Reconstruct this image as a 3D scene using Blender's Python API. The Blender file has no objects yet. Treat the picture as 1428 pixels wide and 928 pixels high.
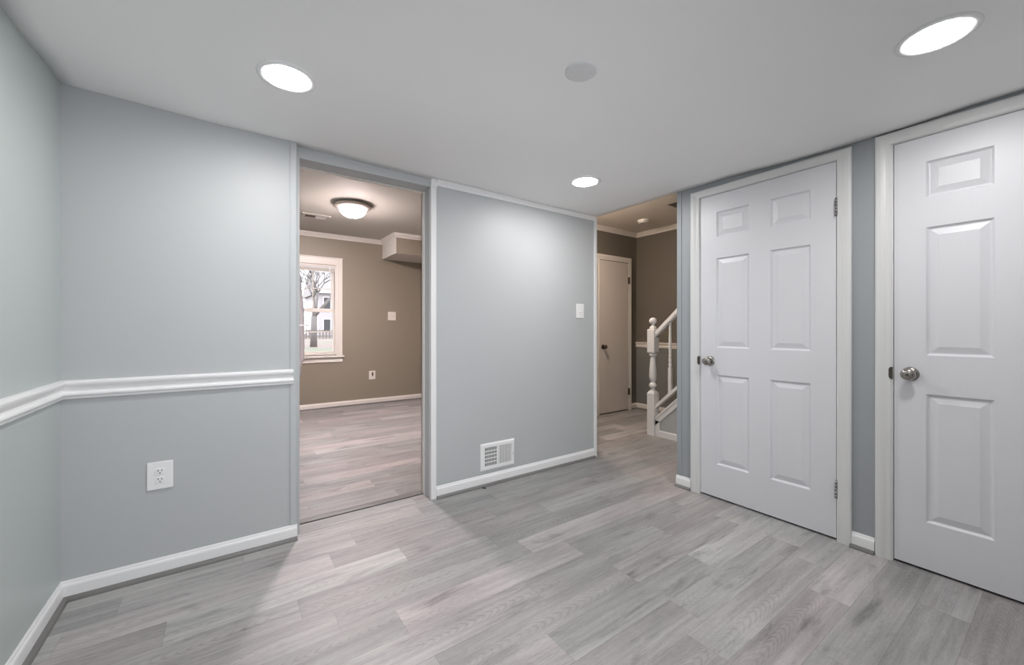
import bpy, bmesh, math, random
from mathutils import Vector

# ------------------------------------------------------------------ camera
SC = bpy.context.scene
COL = SC.collection
F_PX, CY_PX, YAW, CAM_Z = 560.3, 459.96, 0.6135, 1.1285
cam = bpy.data.cameras.new('camera')
cam.sensor_width = 36.0
cam.lens = F_PX / 1428 * 36.0
cam.shift_y = (CY_PX - 464.0) / 1428
cam.clip_start = 0.02
cam.clip_end = 300
camo = bpy.data.objects.new('camera', cam)
COL.objects.link(camo)
camo.location = (0, 0, CAM_Z)
camo.rotation_euler = (math.pi / 2, 0, -YAW)
SC.camera = camo

# ------------------------------------------------------------------ light / exposure
LED_STRENGTH = 178.0
FLUSH_STRENGTH = 650.0
HALL_STRENGTH = 140.0
SKY_STRENGTH = 5.0
W = bpy.data.worlds.new('overcast_sky')
SC.world = W
W.use_nodes = True
wb = W.node_tree.nodes['Background']
wb.inputs['Color'].default_value = (0.93, 0.94, 1.0, 1)
wb.inputs['Strength'].default_value = SKY_STRENGTH
SC.view_settings.view_transform = 'Standard'
SC.view_settings.look = 'None'
SC.view_settings.gamma = 1.0
SC.view_settings.use_curve_mapping = False
SC.view_settings.exposure = 0.0
SC.cycles.max_bounces = 14
SC.cycles.diffuse_bounces = 8
SC.cycles.glossy_bounces = 4
SC.cycles.transparent_max_bounces = 8
SC.cycles.sample_clamp_indirect = 6.0
SC.cycles.caustics_reflective = False
SC.cycles.caustics_refractive = False



def portal(x, y, z, sx, sy, rot):
    """marks a window opening for the sampling of the sky (gives off nothing itself)."""
    d = bpy.data.lights.new('window_portal', 'AREA')
    d.shape = 'RECTANGLE'
    d.size, d.size_y = sx, sy
    d.cycles.is_portal = True
    o = bpy.data.objects.new('window_portal', d)
    COL.objects.link(o)
    o.location = (x, y, z)
    o.rotation_euler = rot


portal(0.98, 6.40, 1.41, 0.60, 1.30, (-math.pi / 2, 0, 0))            # far window, sky enters towards -y
portal(0.925, -0.56, 0.89, 1.70, 1.26, (math.pi / 2, 0, 0))            # added fill window behind the camera, towards +y
portal(-2.33, 4.30, 1.35, 1.30, 1.80, (0, -math.pi / 2, 0))           # added, unseen side window of the back room, towards +x

# ------------------------------------------------------------------ key dimensions (metres)
XL, XR = -0.573, 2.654          # left and right wall faces
YL, YA = 2.443, 2.489           # back wall: left part, centre part
YB = 2.63                       # rear face of the back wall
YR = -0.42                      # wall behind the camera
H2 = 2.50                       # ceiling of the other rooms
YF = 6.24                       # far wall of the other room
XH, YH = 4.784, 3.69            # hall far wall, hall back wall


# ------------------------------------------------------------------ materials
def new_mat(name):
    m = bpy.data.materials.new(name)
    m.use_nodes = True
    nt = m.node_tree
    return m, nt, nt.nodes, nt.links, nt.nodes['Principled BSDF']


def paint(name, col, rough=0.5, bump=0.0, scale=220.0, var=0.03, spec=0.5, stretch=None, metal=0.0):
    m, nt, N, L, b = new_mat(name)
    b.inputs['Roughness'].default_value = rough
    b.inputs['Metallic'].default_value = metal
    b.inputs['Specular IOR Level'].default_value = spec
    tc = N.new('ShaderNodeTexCoord')
    mp = N.new('ShaderNodeMapping')
    L.new(tc.outputs['Object'], mp.inputs['Vector'])
    if stretch:
        mp.inputs['Scale'].default_value = stretch
    big = N.new('ShaderNodeTexNoise')
    big.inputs['Scale'].default_value = 1.7
    big.inputs['Detail'].default_value = 3
    L.new(tc.outputs['Object'], big.inputs['Vector'])
    mix = N.new('ShaderNodeMix')
    mix.data_type = 'RGBA'
    mix.inputs['A'].default_value = (*[c * (1 - var) for c in col], 1)
    mix.inputs['B'].default_value = (*[min(1, c * (1 + var)) for c in col], 1)
    L.new(big.outputs['Fac'], mix.inputs['Factor'])
    L.new(mix.outputs['Result'], b.inputs['Base Color'])
    if bump > 0:
        n = N.new('ShaderNodeTexNoise')
        n.inputs['Scale'].default_value = scale
        n.inputs['Detail'].default_value = 3
        L.new(mp.outputs['Vector'], n.inputs['Vector'])
        bp = N.new('ShaderNodeBump')
        bp.inputs['Strength'].default_value = bump
        bp.inputs['Distance'].default_value = 0.002
        L.new(n.outputs['Fac'], bp.inputs['Height'])
        L.new(bp.outputs['Normal'], b.inputs['Normal'])
    return m


def emit(name, col, strength):
    m, nt, N, L, b = new_mat(name)
    b.inputs['Base Color'].default_value = (0.9, 0.9, 0.9, 1)
    b.inputs['Emission Color'].default_value = (*col, 1)
    b.inputs['Emission Strength'].default_value = strength
    return m


def bowl_mat(name, col, strength, side=0.03):
    """frosted bowl over a bulb: brightest where the glass faces the floor."""
    m, nt, N, L, b = new_mat(name)
    b.inputs['Base Color'].default_value = (0.9, 0.9, 0.9, 1)
    b.inputs['Emission Color'].default_value = (*col, 1)
    g = N.new('ShaderNodeNewGeometry')
    s = N.new('ShaderNodeSeparateXYZ')
    L.new(g.outputs['Normal'], s.inputs[0])
    mr = N.new('ShaderNodeMapRange')
    mr.interpolation_type = 'SMOOTHSTEP'
    mr.inputs['From Min'].default_value = -0.45
    mr.inputs['From Max'].default_value = -1.0
    mr.inputs['To Min'].default_value = strength * side
    mr.inputs['To Max'].default_value = strength
    L.new(s.outputs[2], mr.inputs['Value'])
    L.new(mr.outputs[0], b.inputs['Emission Strength'])
    return m


def plank_mat(name):
    m, nt, N, L, b = new_mat(name)

    def node(t, **k):
        n = N.new(t)
        for a, v in k.items():
            setattr(n, a, v)
        return n

    def math_(op, a, bb=None, c=None):
        n = node('ShaderNodeMath', operation=op)
        for i, v in enumerate((a, bb, c)):
            if v is None:
                continue
            if isinstance(v, (int, float)):
                n.inputs[i].default_value = v
            else:
                L.new(v, n.inputs[i])
        return n.outputs[0]

    uv = node('ShaderNodeUVMap', uv_map='metres')
    uvn = node('ShaderNodeUVMap', uv_map='unit')
    at = node('ShaderNodeAttribute', attribute_name='plank')
    s = node('ShaderNodeSeparateXYZ'); L.new(uv.outputs['UV'], s.inputs[0])
    sn = node('ShaderNodeSeparateXYZ'); L.new(uvn.outputs['UV'], sn.inputs[0])
    r = node('ShaderNodeSeparateColor'); L.new(at.outputs['Color'], r.inputs[0])
    u, v = s.outputs[0], s.outputs[1]
    R, G, B = r.outputs[0], r.outputs[1], r.outputs[2]

    def vec(su, sv):
        c = node('ShaderNodeCombineXYZ')
        L.new(math_('MULTIPLY_ADD', u, su, math_('MULTIPLY', R, 57.0)), c.inputs[0])
        L.new(math_('MULTIPLY_ADD', v, sv, math_('MULTIPLY', G, 31.0)), c.inputs[1])
        L.new(math_('MULTIPLY', B, 23.0), c.inputs[2])
        return c.outputs[0]

    def noise(su, sv, det=4, rough=0.55, dist=0.0):
        n = node('ShaderNodeTexNoise')
        n.inputs['Scale'].default_value = 1.0
        n.inputs['Detail'].default_value = det
        n.inputs['Roughness'].default_value = rough
        n.inputs['Distortion'].default_value = dist
        L.new(vec(su, sv), n.inputs['Vector'])
        return n.outputs['Fac']

    soft = noise(1.9, 8.0, 4)
    streak = noise(1.7, 48.0, 5, 0.62, 0.15)
    fine = noise(34.0, 300.0, 4, 0.75)
    warp = noise(2.6, 11.0, 2, 0.5)
    # cathedral figure: nested arches along the middle of some planks
    vc = math_('MULTIPLY', math_('SUBTRACT', v, math_('MULTIPLY_ADD', G, 0.06, 0.045)), 15.0)
    arch = math_('ADD', math_('MULTIPLY', u, 26.0), math_('MULTIPLY', math_('MULTIPLY', vc, vc), 9.0))
    ring = math_('SINE', math_('MULTIPLY_ADD', math_('MULTIPLY_ADD', warp, 4.5, arch), 6.2, math_('MULTIPLY', R, 6.0)))
    figmask = node('ShaderNodeMapRange')
    L.new(noise(1.2, 3.0, 1), figmask.inputs['Value'])
    figmask.inputs['From Min'].default_value = 0.45
    figmask.inputs['From Max'].default_value = 0.60
    line = math_('POWER', math_('MULTIPLY_ADD', ring, 0.5, 0.5), 3.0)
    fig = math_('MULTIPLY', math_('MULTIPLY', line, figmask.outputs[0]), -0.17)
    smud = node('ShaderNodeMapRange')
    L.new(noise(2.6, 12.0, 5, 0.62, 0.6), smud.inputs['Value'])
    smud.inputs['From Min'].default_value = 0.55
    smud.inputs['From Max'].default_value = 0.72
    val = math_('MULTIPLY_ADD', math_('SUBTRACT', soft, 0.5), 1.0, 1.06)
    val = math_('ADD', val, math_('MULTIPLY', math_('SUBTRACT', streak, 0.5), 0.85))
    val = math_('ADD', val, math_('MULTIPLY', math_('SUBTRACT', fine, 0.5), 0.75))
    val = math_('ADD', val, fig)
    val = math_('SUBTRACT', val, math_('MULTIPLY', smud.outputs[0], 0.42))
    val = math_('MULTIPLY', val, math_('MULTIPLY_ADD', B, 0.36, 0.85))
    # hairline joints
    du = math_('MINIMUM', sn.outputs[0], math_('SUBTRACT', 1.0, sn.outputs[0]))
    dv = math_('MINIMUM', sn.outputs[1], math_('SUBTRACT', 1.0, sn.outputs[1]))
    e = math_('MAXIMUM', math_('LESS_THAN', du, 0.0012), math_('LESS_THAN', dv, 0.0075))
    val = math_('MULTIPLY', val, math_('SUBTRACT', 1.0, math_('MULTIPLY', e, 0.22)))
    tone = node('ShaderNodeMix', data_type='RGBA')
    tone.inputs['A'].default_value = (0.304, 0.302, 0.296, 1)
    tone.inputs['B'].default_value = (0.333, 0.303, 0.302, 1)
    L.new(math_('MULTIPLY_ADD', math_('SUBTRACT', noise(1.1, 3.0, 3), 0.5), 2.2, G), tone.inputs['Factor'])
    mul = node('ShaderNodeVectorMath', operation='SCALE')
    L.new(tone.outputs['Result'], mul.inputs[0]); L.new(val, mul.inputs['Scale'])
    L.new(mul.outputs[0], b.inputs['Base Color'])
    L.new(math_('MULTIPLY_ADD', streak, 0.14, 0.40), b.inputs['Roughness'])
    b.inputs['Specular IOR Level'].default_value = 0.5
    bp = node('ShaderNodeBump')
    bp.inputs['Strength'].default_value = 0.18
    bp.inputs['Distance'].default_value = 0.001
    L.new(math_('SUBTRACT', fine, math_('MULTIPLY', e, 1.2)), bp.inputs['Height'])
    L.new(bp.outputs['Normal'], b.inputs['Normal'])
    return m


def glass_mat(name):
    m, nt, N, L, b = new_mat(name)
    N.remove(b)
    out = N['Material Output']
    tr = N.new('ShaderNodeBsdfTransparent')
    tr.inputs['Color'].default_value = (0.96, 0.97, 0.97, 1)
    gl = N.new('ShaderNodeBsdfGlossy')
    gl.inputs['Roughness'].default_value = 0.02
    fr = N.new('ShaderNodeFresnel')
    fr.inputs['IOR'].default_value = 1.45
    mx = N.new('ShaderNodeMixShader')
    L.new(fr.outputs[0], mx.inputs[0])
    L.new(tr.outputs[0], mx.inputs[1])
    L.new(gl.outputs[0], mx.inputs[2])
    L.new(mx.outputs[0], out.inputs['Surface'])
    return m


def sheer_mat(name):
    m, nt, N, L, b = new_mat(name)
    N.remove(b)
    out = N['Material Output']
    d = N.new('ShaderNodeBsdfDiffuse'); d.inputs['Color'].default_value = (0.46, 0.435, 0.44, 1)
    t = N.new('ShaderNodeBsdfTranslucent'); t.inputs['Color'].default_value = (0.46, 0.435, 0.44, 1)
    tr = N.new('ShaderNodeBsdfTransparent')
    a = N.new('ShaderNodeMixShader'); a.inputs[0].default_value = 0.10
    c = N.new('ShaderNodeMixShader')
    tc = N.new('ShaderNodeTexCoord')
    vo = N.new('ShaderNodeTexVoronoi'); vo.inputs['Scale'].default_value = 60
    L.new(tc.outputs['Object'], vo.inputs['Vector'])
    mr = N.new('ShaderNodeMapRange')
    mr.inputs['From Min'].default_value = 0.1; mr.inputs['From Max'].default_value = 0.6
    mr.inputs['To Min'].default_value = 0.0; mr.inputs['To Max'].default_value = 0.03
    L.new(vo.outputs['Distance'], mr.inputs['Value'])
    L.new(mr.outputs[0], c.inputs[0])
    L.new(d.outputs[0], a.inputs[1]); L.new(t.outputs[0], a.inputs[2])
    L.new(a.outputs[0], c.inputs[1]); L.new(tr.outputs[0], c.inputs[2])
    L.new(c.outputs[0], out.inputs['Surface'])
    return m


def ground_mat(name):
    m, nt, N, L, b = new_mat(name)
    b.inputs['Roughness'].default_value = 0.9
    tc = N.new('ShaderNodeTexCoord')
    n = N.new('ShaderNodeTexNoise'); n.inputs['Scale'].default_value = 0.55; n.inputs['Detail'].default_value = 8
    L.new(tc.outputs['Object'], n.inputs['Vector'])
    cr = N.new('ShaderNodeValToRGB')
    e = cr.color_ramp.elements
    e[0].position = 0.38; e[0].color = (0.125, 0.145, 0.09, 1)
    e[1].position = 0.56; e[1].color = (0.19, 0.14, 0.125, 1)
    k = cr.color_ramp.elements.new(0.47); k.color = (0.165, 0.155, 0.13, 1)
    L.new(n.outputs['Fac'], cr.inputs['Fac'])
    L.new(cr.outputs['Color'], b.inputs['Base Color'])
    return m


M = {}
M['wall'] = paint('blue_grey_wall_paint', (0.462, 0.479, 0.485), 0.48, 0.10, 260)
M['wall_green'] = paint('left_wall_green_grey', (0.455, 0.500, 0.490), 0.42, 0.10, 260)  # slightly greener tint, left wall only
M['wall_right'] = paint('shade_darkened_wall_paint', (0.31, 0.330, 0.345), 0.42, 0.10, 260)  # same wall paint, darkened to imitate shading on the right wall
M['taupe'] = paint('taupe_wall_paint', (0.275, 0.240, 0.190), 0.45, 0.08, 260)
M['taupe_dark'] = paint('hall_taupe_wall_paint', (0.150, 0.135, 0.112), 0.5, 0.08, 260)  # same taupe as the back room, set darker for the hall
M['grey_lower'] = paint('grey_wainscot_paint', (0.20, 0.21, 0.20), 0.45, 0.08, 260)
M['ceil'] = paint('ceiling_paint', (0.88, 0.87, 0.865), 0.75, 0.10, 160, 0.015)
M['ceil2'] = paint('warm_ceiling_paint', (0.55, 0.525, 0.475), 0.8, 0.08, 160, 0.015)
M['ceil3'] = paint('hall_ceiling_paint', (0.84, 0.78, 0.71), 0.8, 0.08, 160, 0.015)
M['trim'] = paint('white_trim_enamel', (0.80, 0.80, 0.80), 0.32, 0.06, 90, 0.02)
M['cream'] = paint('cream_trim_enamel', (0.78, 0.74, 0.69), 0.4, 0.05, 90, 0.02)
M['casing'] = paint('brushed_white_enamel', (0.65, 0.65, 0.645), 0.36, 0.28, 60, 0.03, stretch=(6, 6, 0.25))
M['door'] = paint('moulded_door_enamel', (0.655, 0.655, 0.68), 0.36, 0.28, 75, 0.015, stretch=(5, 5, 0.35))
M['slab'] = paint('cream_slab_door_paint', (0.68, 0.62, 0.57), 0.4, 0.05, 90, 0.02)
M['plank'] = plank_mat('grey_oak_plank')
M['shoe'] = paint('grey_oak_moulding', (0.165, 0.16, 0.155), 0.4, 0.3, 60, 0.35, stretch=(0.5, 0.5, 5))
M['dark_line'] = paint('dark_gap', (0.05, 0.045, 0.045), 0.7)
M['black'] = paint('leak_blocker_black', (0.02, 0.02, 0.02), 0.6)
M['plastic'] = paint('white_plastic', (0.82, 0.82, 0.82), 0.3, 0, var=0.01)
M['plate_grey'] = paint('painted_cover', (0.69, 0.69, 0.69), 0.6, 0.05)
M['nickel'] = paint('satin_nickel', (0.38, 0.355, 0.33), 0.20, 0, var=0.02, metal=1.0)
M['ring'] = paint('brushed_lamp_ring', (0.62, 0.55, 0.50), 0.35, 0, var=0.02, metal=0.25)
M['steel'] = paint('worn_steel', (0.30, 0.29, 0.285), 0.4, 0.0, 200, 0.2, metal=0.9)
M['bronze'] = paint('dark_bronze', (0.10, 0.085, 0.07), 0.35, 0, metal=0.8)
M['led'] = emit('led_lens', (1.0, 0.985, 0.98), LED_STRENGTH)
M['bowl'] = bowl_mat('frosted_bowl', (1.0, 0.86, 0.85), FLUSH_STRENGTH)
M['added_bowl_hall'] = bowl_mat('added_hall_bowl', (1.0, 0.83, 0.70), HALL_STRENGTH, 0.75)
M['void_brown'] = paint('painted_shade_brown', (0.06, 0.042, 0.026), 0.9)  # brown darkened so the stairwell and duct read as unlit
M['glass'] = glass_mat('window_glass')
M['sheer'] = sheer_mat('sheer_lace')
M['ground'] = ground_mat('lawn_with_leaves')
M['bark'] = paint('tree_bark', (0.15, 0.135, 0.13), 0.9, 0.5, 20, 0.25)
M['siding'] = paint('pale_siding', (0.40, 0.375, 0.39), 0.8, 0.1, 40, 0.05)
M['roof'] = paint('roof_shingle', (0.30, 0.28, 0.28), 0.9, 0.3, 30, 0.15)
M['darkglass'] = paint('house_window_glass', (0.04, 0.038, 0.045), 0.4)
M['fence'] = paint('weathered_fence', (0.19, 0.165, 0.155), 0.9, 0.3, 30, 0.15)
M['carpet'] = paint('stair_carpet', (0.33, 0.29, 0.25), 0.95, 0.5, 400, 0.06)


# ------------------------------------------------------------------ mesh builder
class MB:
    def __init__(self):
        self.bm = bmesh.new()
        self.mats = []
        self.cur = 0
        self.sm = False

    def use(self, mat):
        if mat not in self.mats:
            self.mats.append(mat)
        self.cur = self.mats.index(mat)
        return self

    def face(self, pts):
        f = self.bm.faces.new([self.bm.verts.new(p) for p in pts])
        f.material_index = self.cur
        f.smooth = self.sm
        return f

    def vface(self, vs, smooth=None):
        try:
            f = self.bm.faces.new(vs)
        except ValueError:
            return None
        f.material_index = self.cur
        f.smooth = self.sm if smooth is None else smooth
        return f

    def box(self, x0, x1, y0, y1, z0, z1, over=None, bev=0.0):
        """axis box; over = {'+y': material} repaints one side."""
        if x0 > x1: x0, x1 = x1, x0
        if y0 > y1: y0, y1 = y1, y0
        if z0 > z1: z0, z1 = z1, z0
        base = self.cur
        if bev > 0:
            bm2 = bmesh.new()
            bmesh.ops.create_cube(bm2, size=1)
            for v in bm2.verts:
                v.co = Vector(((x0 + x1) / 2 + v.co.x * (x1 - x0), (y0 + y1) / 2 + v.co.y * (y1 - y0), (z0 + z1) / 2 + v.co.z * (z1 - z0)))
            bmesh.ops.bevel(bm2, geom=bm2.edges[:], offset=bev, segments=2, affect='EDGES', profile=0.6)
            self.merge(bm2)
            return self
        V = [self.bm.verts.new((x, y, z)) for x in (x0, x1) for y in (y0, y1) for z in (z0, z1)]
        sides = {'-x': (0, 1, 3, 2), '+x': (4, 6, 7, 5), '-y': (0, 4, 5, 1), '+y': (2, 3, 7, 6), '-z': (0, 2, 6, 4), '+z': (1, 5, 7, 3)}
        for k, ids in sides.items():
            if over and k in over:
                self.use(over[k])
            f = self.bm.faces.new([V[i] for i in ids])
            f.material_index = self.cur
            self.cur = base
        return self

    def merge(self, bm2, xf=None):
        mp = {}
        for v in bm2.verts:
            mp[v] = self.bm.verts.new(xf(v.co) if xf else v.co)
        for f in bm2.faces:
            g = self.bm.faces.new([mp[v] for v in f.verts])
            g.material_index = self.cur
            g.smooth = self.sm
        bm2.free()

    def prism(self, pts, axis, a, b):
        """polygon pts (2D) extruded along axis from a to b. axis x: pts=(y,z); y: pts=(x,z); z: pts=(x,y)."""
        def P(p, t):
            return {'x': (t, p[0], p[1]), 'y': (p[0], t, p[1]), 'z': (p[0], p[1], t)}[axis]
        A = [self.bm.verts.new(P(p, a)) for p in pts]
        Bv = [self.bm.verts.new(P(p, b)) for p in pts]
        n = len(pts)
        self.vface(A[::-1], False); self.vface(Bv, False)
        for i in range(n):
            self.vface([A[i], A[(i + 1) % n], Bv[(i + 1) % n], Bv[i]])
        return self

    def lathe(self, prof, c, axis='z', seg=28, sx=1.0):
        """prof = [(radius, height)] about an axis through c."""
        def P(r, h, a):
            p, q = r * math.cos(a), r * math.sin(a)
            if axis == 'z': return (c[0] + p, c[1] + q * sx, c[2] + h)
            if axis == 'x': return (c[0] + h, c[1] + p, c[2] + q)
            return (c[0] + p, c[1] + h, c[2] + q)
        rings = []
        for r, h in prof:
            if r < 1e-6:
                rings.append([self.bm.verts.new(P(0, h, 0))])
            else:
                rings.append([self.bm.verts.new(P(r, h, 2 * math.pi * i / seg)) for i in range(seg)])
        for a, b in zip(rings, rings[1:]):
            for i in range(seg):
                j = (i + 1) % seg
                q = [a[i % len(a)], a[j % len(a)], b[j % len(b)], b[i % len(b)]]
                u = []
                for v in q:
                    if v not in u: u.append(v)
                if len(u) > 2: self.vface(u, True)
        return self

    def tube(self, p0, p1, r0, r1=None, seg=8):
        r1 = r0 if r1 is None else r1
        p0, p1 = Vector(p0), Vector(p1)
        d = (p1 - p0).normalized()
        s = d.orthogonal().normalized(); t = d.cross(s)
        A = [self.bm.verts.new(p0 + (s * math.cos(2 * math.pi * i / seg) + t * math.sin(2 * math.pi * i / seg)) * r0) for i in range(seg)]
        Bv = [self.bm.verts.new(p1 + (s * math.cos(2 * math.pi * i / seg) + t * math.sin(2 * math.pi * i / seg)) * r1) for i in range(seg)]
        for i in range(seg):
            self.vface([A[i], A[(i + 1) % seg], Bv[(i + 1) % seg], Bv[i]], True)
        self.vface(A[::-1], False); self.vface(Bv, False)
        return self

    def sweep(self, prof, path, side=1, segs=None):
        """mitred sweep of a closed profile [(out, z)] along a level path [(x, y)]; side=+1 puts 'out' to the left."""
        n = len(path)
        nor = []
        for i in range(n - 1):
            d = Vector((path[i + 1][0] - path[i][0], path[i + 1][1] - path[i][1])).normalized()
            nor.append(Vector((-d.y, d.x)) * side)
        offs = []
        for i in range(n):
            if i == 0: offs.append(nor[0])
            elif i == n - 1: offs.append(nor[-1])
            else:
                m = (nor[i - 1] + nor[i]).normalized()
                offs.append(m / max(0.2, m.dot(nor[i])))
        for i in range(n - 1):
            if segs and i not in segs:
                continue
            A = [self.bm.verts.new((path[i][0] + offs[i].x * o, path[i][1] + offs[i].y * o, z)) for o, z in prof]
            Bv = [self.bm.verts.new((path[i + 1][0] + offs[i + 1].x * o, path[i + 1][1] + offs[i + 1].y * o, z)) for o, z in prof]
            k = len(prof)
            for j in range(k):
                self.vface([A[j], A[(j + 1) % k], Bv[(j + 1) % k], Bv[j]], False)
            self.vface(A[::-1], False); self.vface(Bv, False)
        return self

    def build(self, name, mat=None, parent=None, origin=None):
        if mat is not None and not self.mats:
            self.mats = [mat]
        bmesh.ops.recalc_face_normals(self.bm, faces=self.bm.faces[:])
        o_w = Vector(origin) if origin is not None else Vector((0, 0, 0))
        p_w = Vector((0, 0, 0))
        q = parent
        while q is not None:
            p_w += q.location
            q = q.parent
        me = bpy.data.meshes.new(name)
        off = o_w if parent is None else p_w
        for v in self.bm.verts:
            v.co -= off
        self.bm.to_mesh(me)
        self.bm.free()
        for m in self.mats:
            me.materials.append(m)
        o = bpy.data.objects.new(name, me)
        COL.objects.link(o)
        if parent is None:
            o.location = o_w
        else:
            o.parent = parent
        return o


def tag(o, label=None, cat=None, group=None, kind=None):
    if label: o['label'] = label
    if cat: o['category'] = cat
    if group: o['group'] = group
    if kind: o['kind'] = kind
    return o


def empty(name, loc, label, cat, group=None, kind=None):
    o = bpy.data.objects.new(name, None)
    o.empty_display_size = 0.1
    COL.objects.link(o)
    o.location = loc
    return tag(o, label, cat, group, kind)


def copy_tree(o, parent=None):
    c = o.copy()
    COL.objects.link(c)
    if parent is not None:
        c.parent = parent
    for ch in list(o.children):
        copy_tree(ch, c)
    return c


def struct(mb, name, mat, label, cat, origin=None):
    return tag(mb.build(name, mat, None, origin), label, cat, kind='structure')


# ------------------------------------------------------------------ floor: planks in one mesh
def build_floor():
    rnd = random.Random(7)
    PW, PL = 0.1492, 0.914
    known = {0: 0.972, 2: 2.238, 3: None, 4: 1.147, 5: 1.256, 6: 1.460, 7: 1.991, 8: 1.495,
             9: 1.877, 10: 1.500, 11: 1.385, 12: 2.066, 13: 1.69, 14: 2.325, 15: 2.06}
    bm = bmesh.new()
    uvm = bm.loops.layers.uv.new('metres')
    uvu = bm.loops.layers.uv.new('unit')
    ca = bm.loops.layers.color.new('plank')
    x0, x1, y0, y1 = -2.2, XH + 0.02, YR - 0.02, YF + 0.02
    kmin = int(math.floor((2.484 - y1) / PW)) - 1
    kmax = int(math.ceil((2.484 - y0) / PW)) + 1
    for k in range(kmin, kmax):
        ya, yb = 2.484 - PW * (k + 1), 2.484 - PW * k
        cya, cyb = max(ya, y0), min(yb, y1)
        if cyb - cya < 1e-4:
            continue
        off = known.get(k)
        if off is None:
            off = rnd.uniform(0, PL)
        j = math.floor((x0 - off) / PL)
        while True:
            xa = off + j * PL; xb = xa + PL
            j += 1
            cxa, cxb = max(xa, x0), min(xb, x1)
            if xa >= x1: break
            if cxb - cxa < 1e-4: continue
            vs = [bm.verts.new(p) for p in ((cxa, cya, 0), (cxb, cya, 0), (cxb, cyb, 0), (cxa, cyb, 0))]
            f = bm.faces.new(vs)
            c = (rnd.random(), rnd.random(), rnd.random(), 1)
            flip = rnd.random() < 0.5
            for lp in f.loops:
                uu, vv = lp.vert.co.x - xa, lp.vert.co.y - ya
                lp[uvm].uv = (PL - uu, PW - vv) if flip else (uu, vv)
                lp[uvu].uv = (uu / PL, vv / PW)
                lp[ca] = c
    me = bpy.data.meshes.new('floor')
    bm.to_mesh(me); bm.free()
    me.materials.append(M['plank'])
    o = bpy.data.objects.new('floor', me)
    COL.objects.link(o)
    return tag(o, 'grey wood-look plank floor running through all the rooms', 'floor', kind='structure')


build_floor()

# ------------------------------------------------------------------ main room ceiling (slightly uneven, as built)
CEIL_PTS = [(-0.573, 2.443, 2.150), (0.294, 2.443, 2.138), (1.11, 2.489, 2.127), (2.654, 2.489, 2.122),
            (2.654, 1.689, 2.122), (2.654, 1.58, 2.117), (2.654, 0.703, 2.096), (2.654, 0.60, 2.096),
            (2.654, 0.14, 2.106), (-0.573, 1.90, 2.120), (2.654, -0.42, 2.112), (-0.573, -0.42, 2.12),
            (1.0, 1.1, 2.12), (0.19, 1.80, 2.12), (1.95, 1.92, 2.12), (1.94, 0.28, 2.115), (0.6, 0.2, 2.12), (1.8, 1.1, 2.116)]


def ceil_z(x, y):
    num = den = 0
    for a, b, z in CEIL_PTS:
        w = 1.0 / ((x - a) ** 2 + (y - b) ** 2 + 0.004) ** 1.5
        num += w * z; den += w
    return num / den


mb = MB()
mb.use(M['ceil'])
NX, NY = 48, 42
gx = [XL + (XR - XL) * i / NX for i in range(NX + 1)]
gy = [YR + (YA - YR) * j / NY for j in range(NY + 1)]
lo = [[mb.bm.verts.new((x, y, ceil_z(x, y))) for y in gy] for x in gx]
hi = [[mb.bm.verts.new((x, y, 2.40)) for y in (YR, YA)] for x in (XL, XR)]
mb.sm = True
for i in range(NX):
    for j in range(NY):
        mb.vface([lo[i][j], lo[i][j + 1], lo[i + 1][j + 1], lo[i + 1][j]])
mb.sm = False
mb.vface([hi[0][0], hi[1][0], hi[1][1], hi[0][1]])
mb.vface([lo[i][0] for i in range(NX + 1)] + [hi[1][0], hi[0][0]])
mb.vface([lo[i][NY] for i in range(NX, -1, -1)] + [hi[0][1], hi[1][1]])
mb.vface([lo[0][j] for j in range(NY, -1, -1)] + [hi[0][0], hi[0][1]])
mb.vface([lo[NX][j] for j in range(NY + 1)] + [hi[1][1], hi[1][0]])
struct(mb, 'ceiling', None, 'smooth pale grey-white ceiling of the front room', 'ceiling')

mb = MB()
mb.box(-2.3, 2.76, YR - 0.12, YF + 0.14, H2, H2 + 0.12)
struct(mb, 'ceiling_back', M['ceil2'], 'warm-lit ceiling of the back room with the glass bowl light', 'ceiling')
mb = MB()
mb.box(2.76, 3.935, YR - 0.12, YF + 0.14, H2, H2 + 0.12)
mb.box(3.935, XH + 0.12, 2.632, YF + 0.14, H2, H2 + 0.12)
struct(mb, 'ceiling_hall', M['ceil3'], 'taupe-looking ceiling of the stair hall with the smoke detector', 'ceiling')
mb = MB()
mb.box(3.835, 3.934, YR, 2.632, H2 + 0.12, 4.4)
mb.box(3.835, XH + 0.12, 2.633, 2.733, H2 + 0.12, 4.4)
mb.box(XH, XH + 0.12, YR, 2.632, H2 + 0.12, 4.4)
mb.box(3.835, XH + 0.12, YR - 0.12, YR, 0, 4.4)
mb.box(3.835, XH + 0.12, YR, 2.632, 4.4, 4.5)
struct(mb, 'wall_stairwell', M['void_brown'], 'unlit brown shaft of the stairwell above the hall ceiling', 'stairwell')

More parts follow.
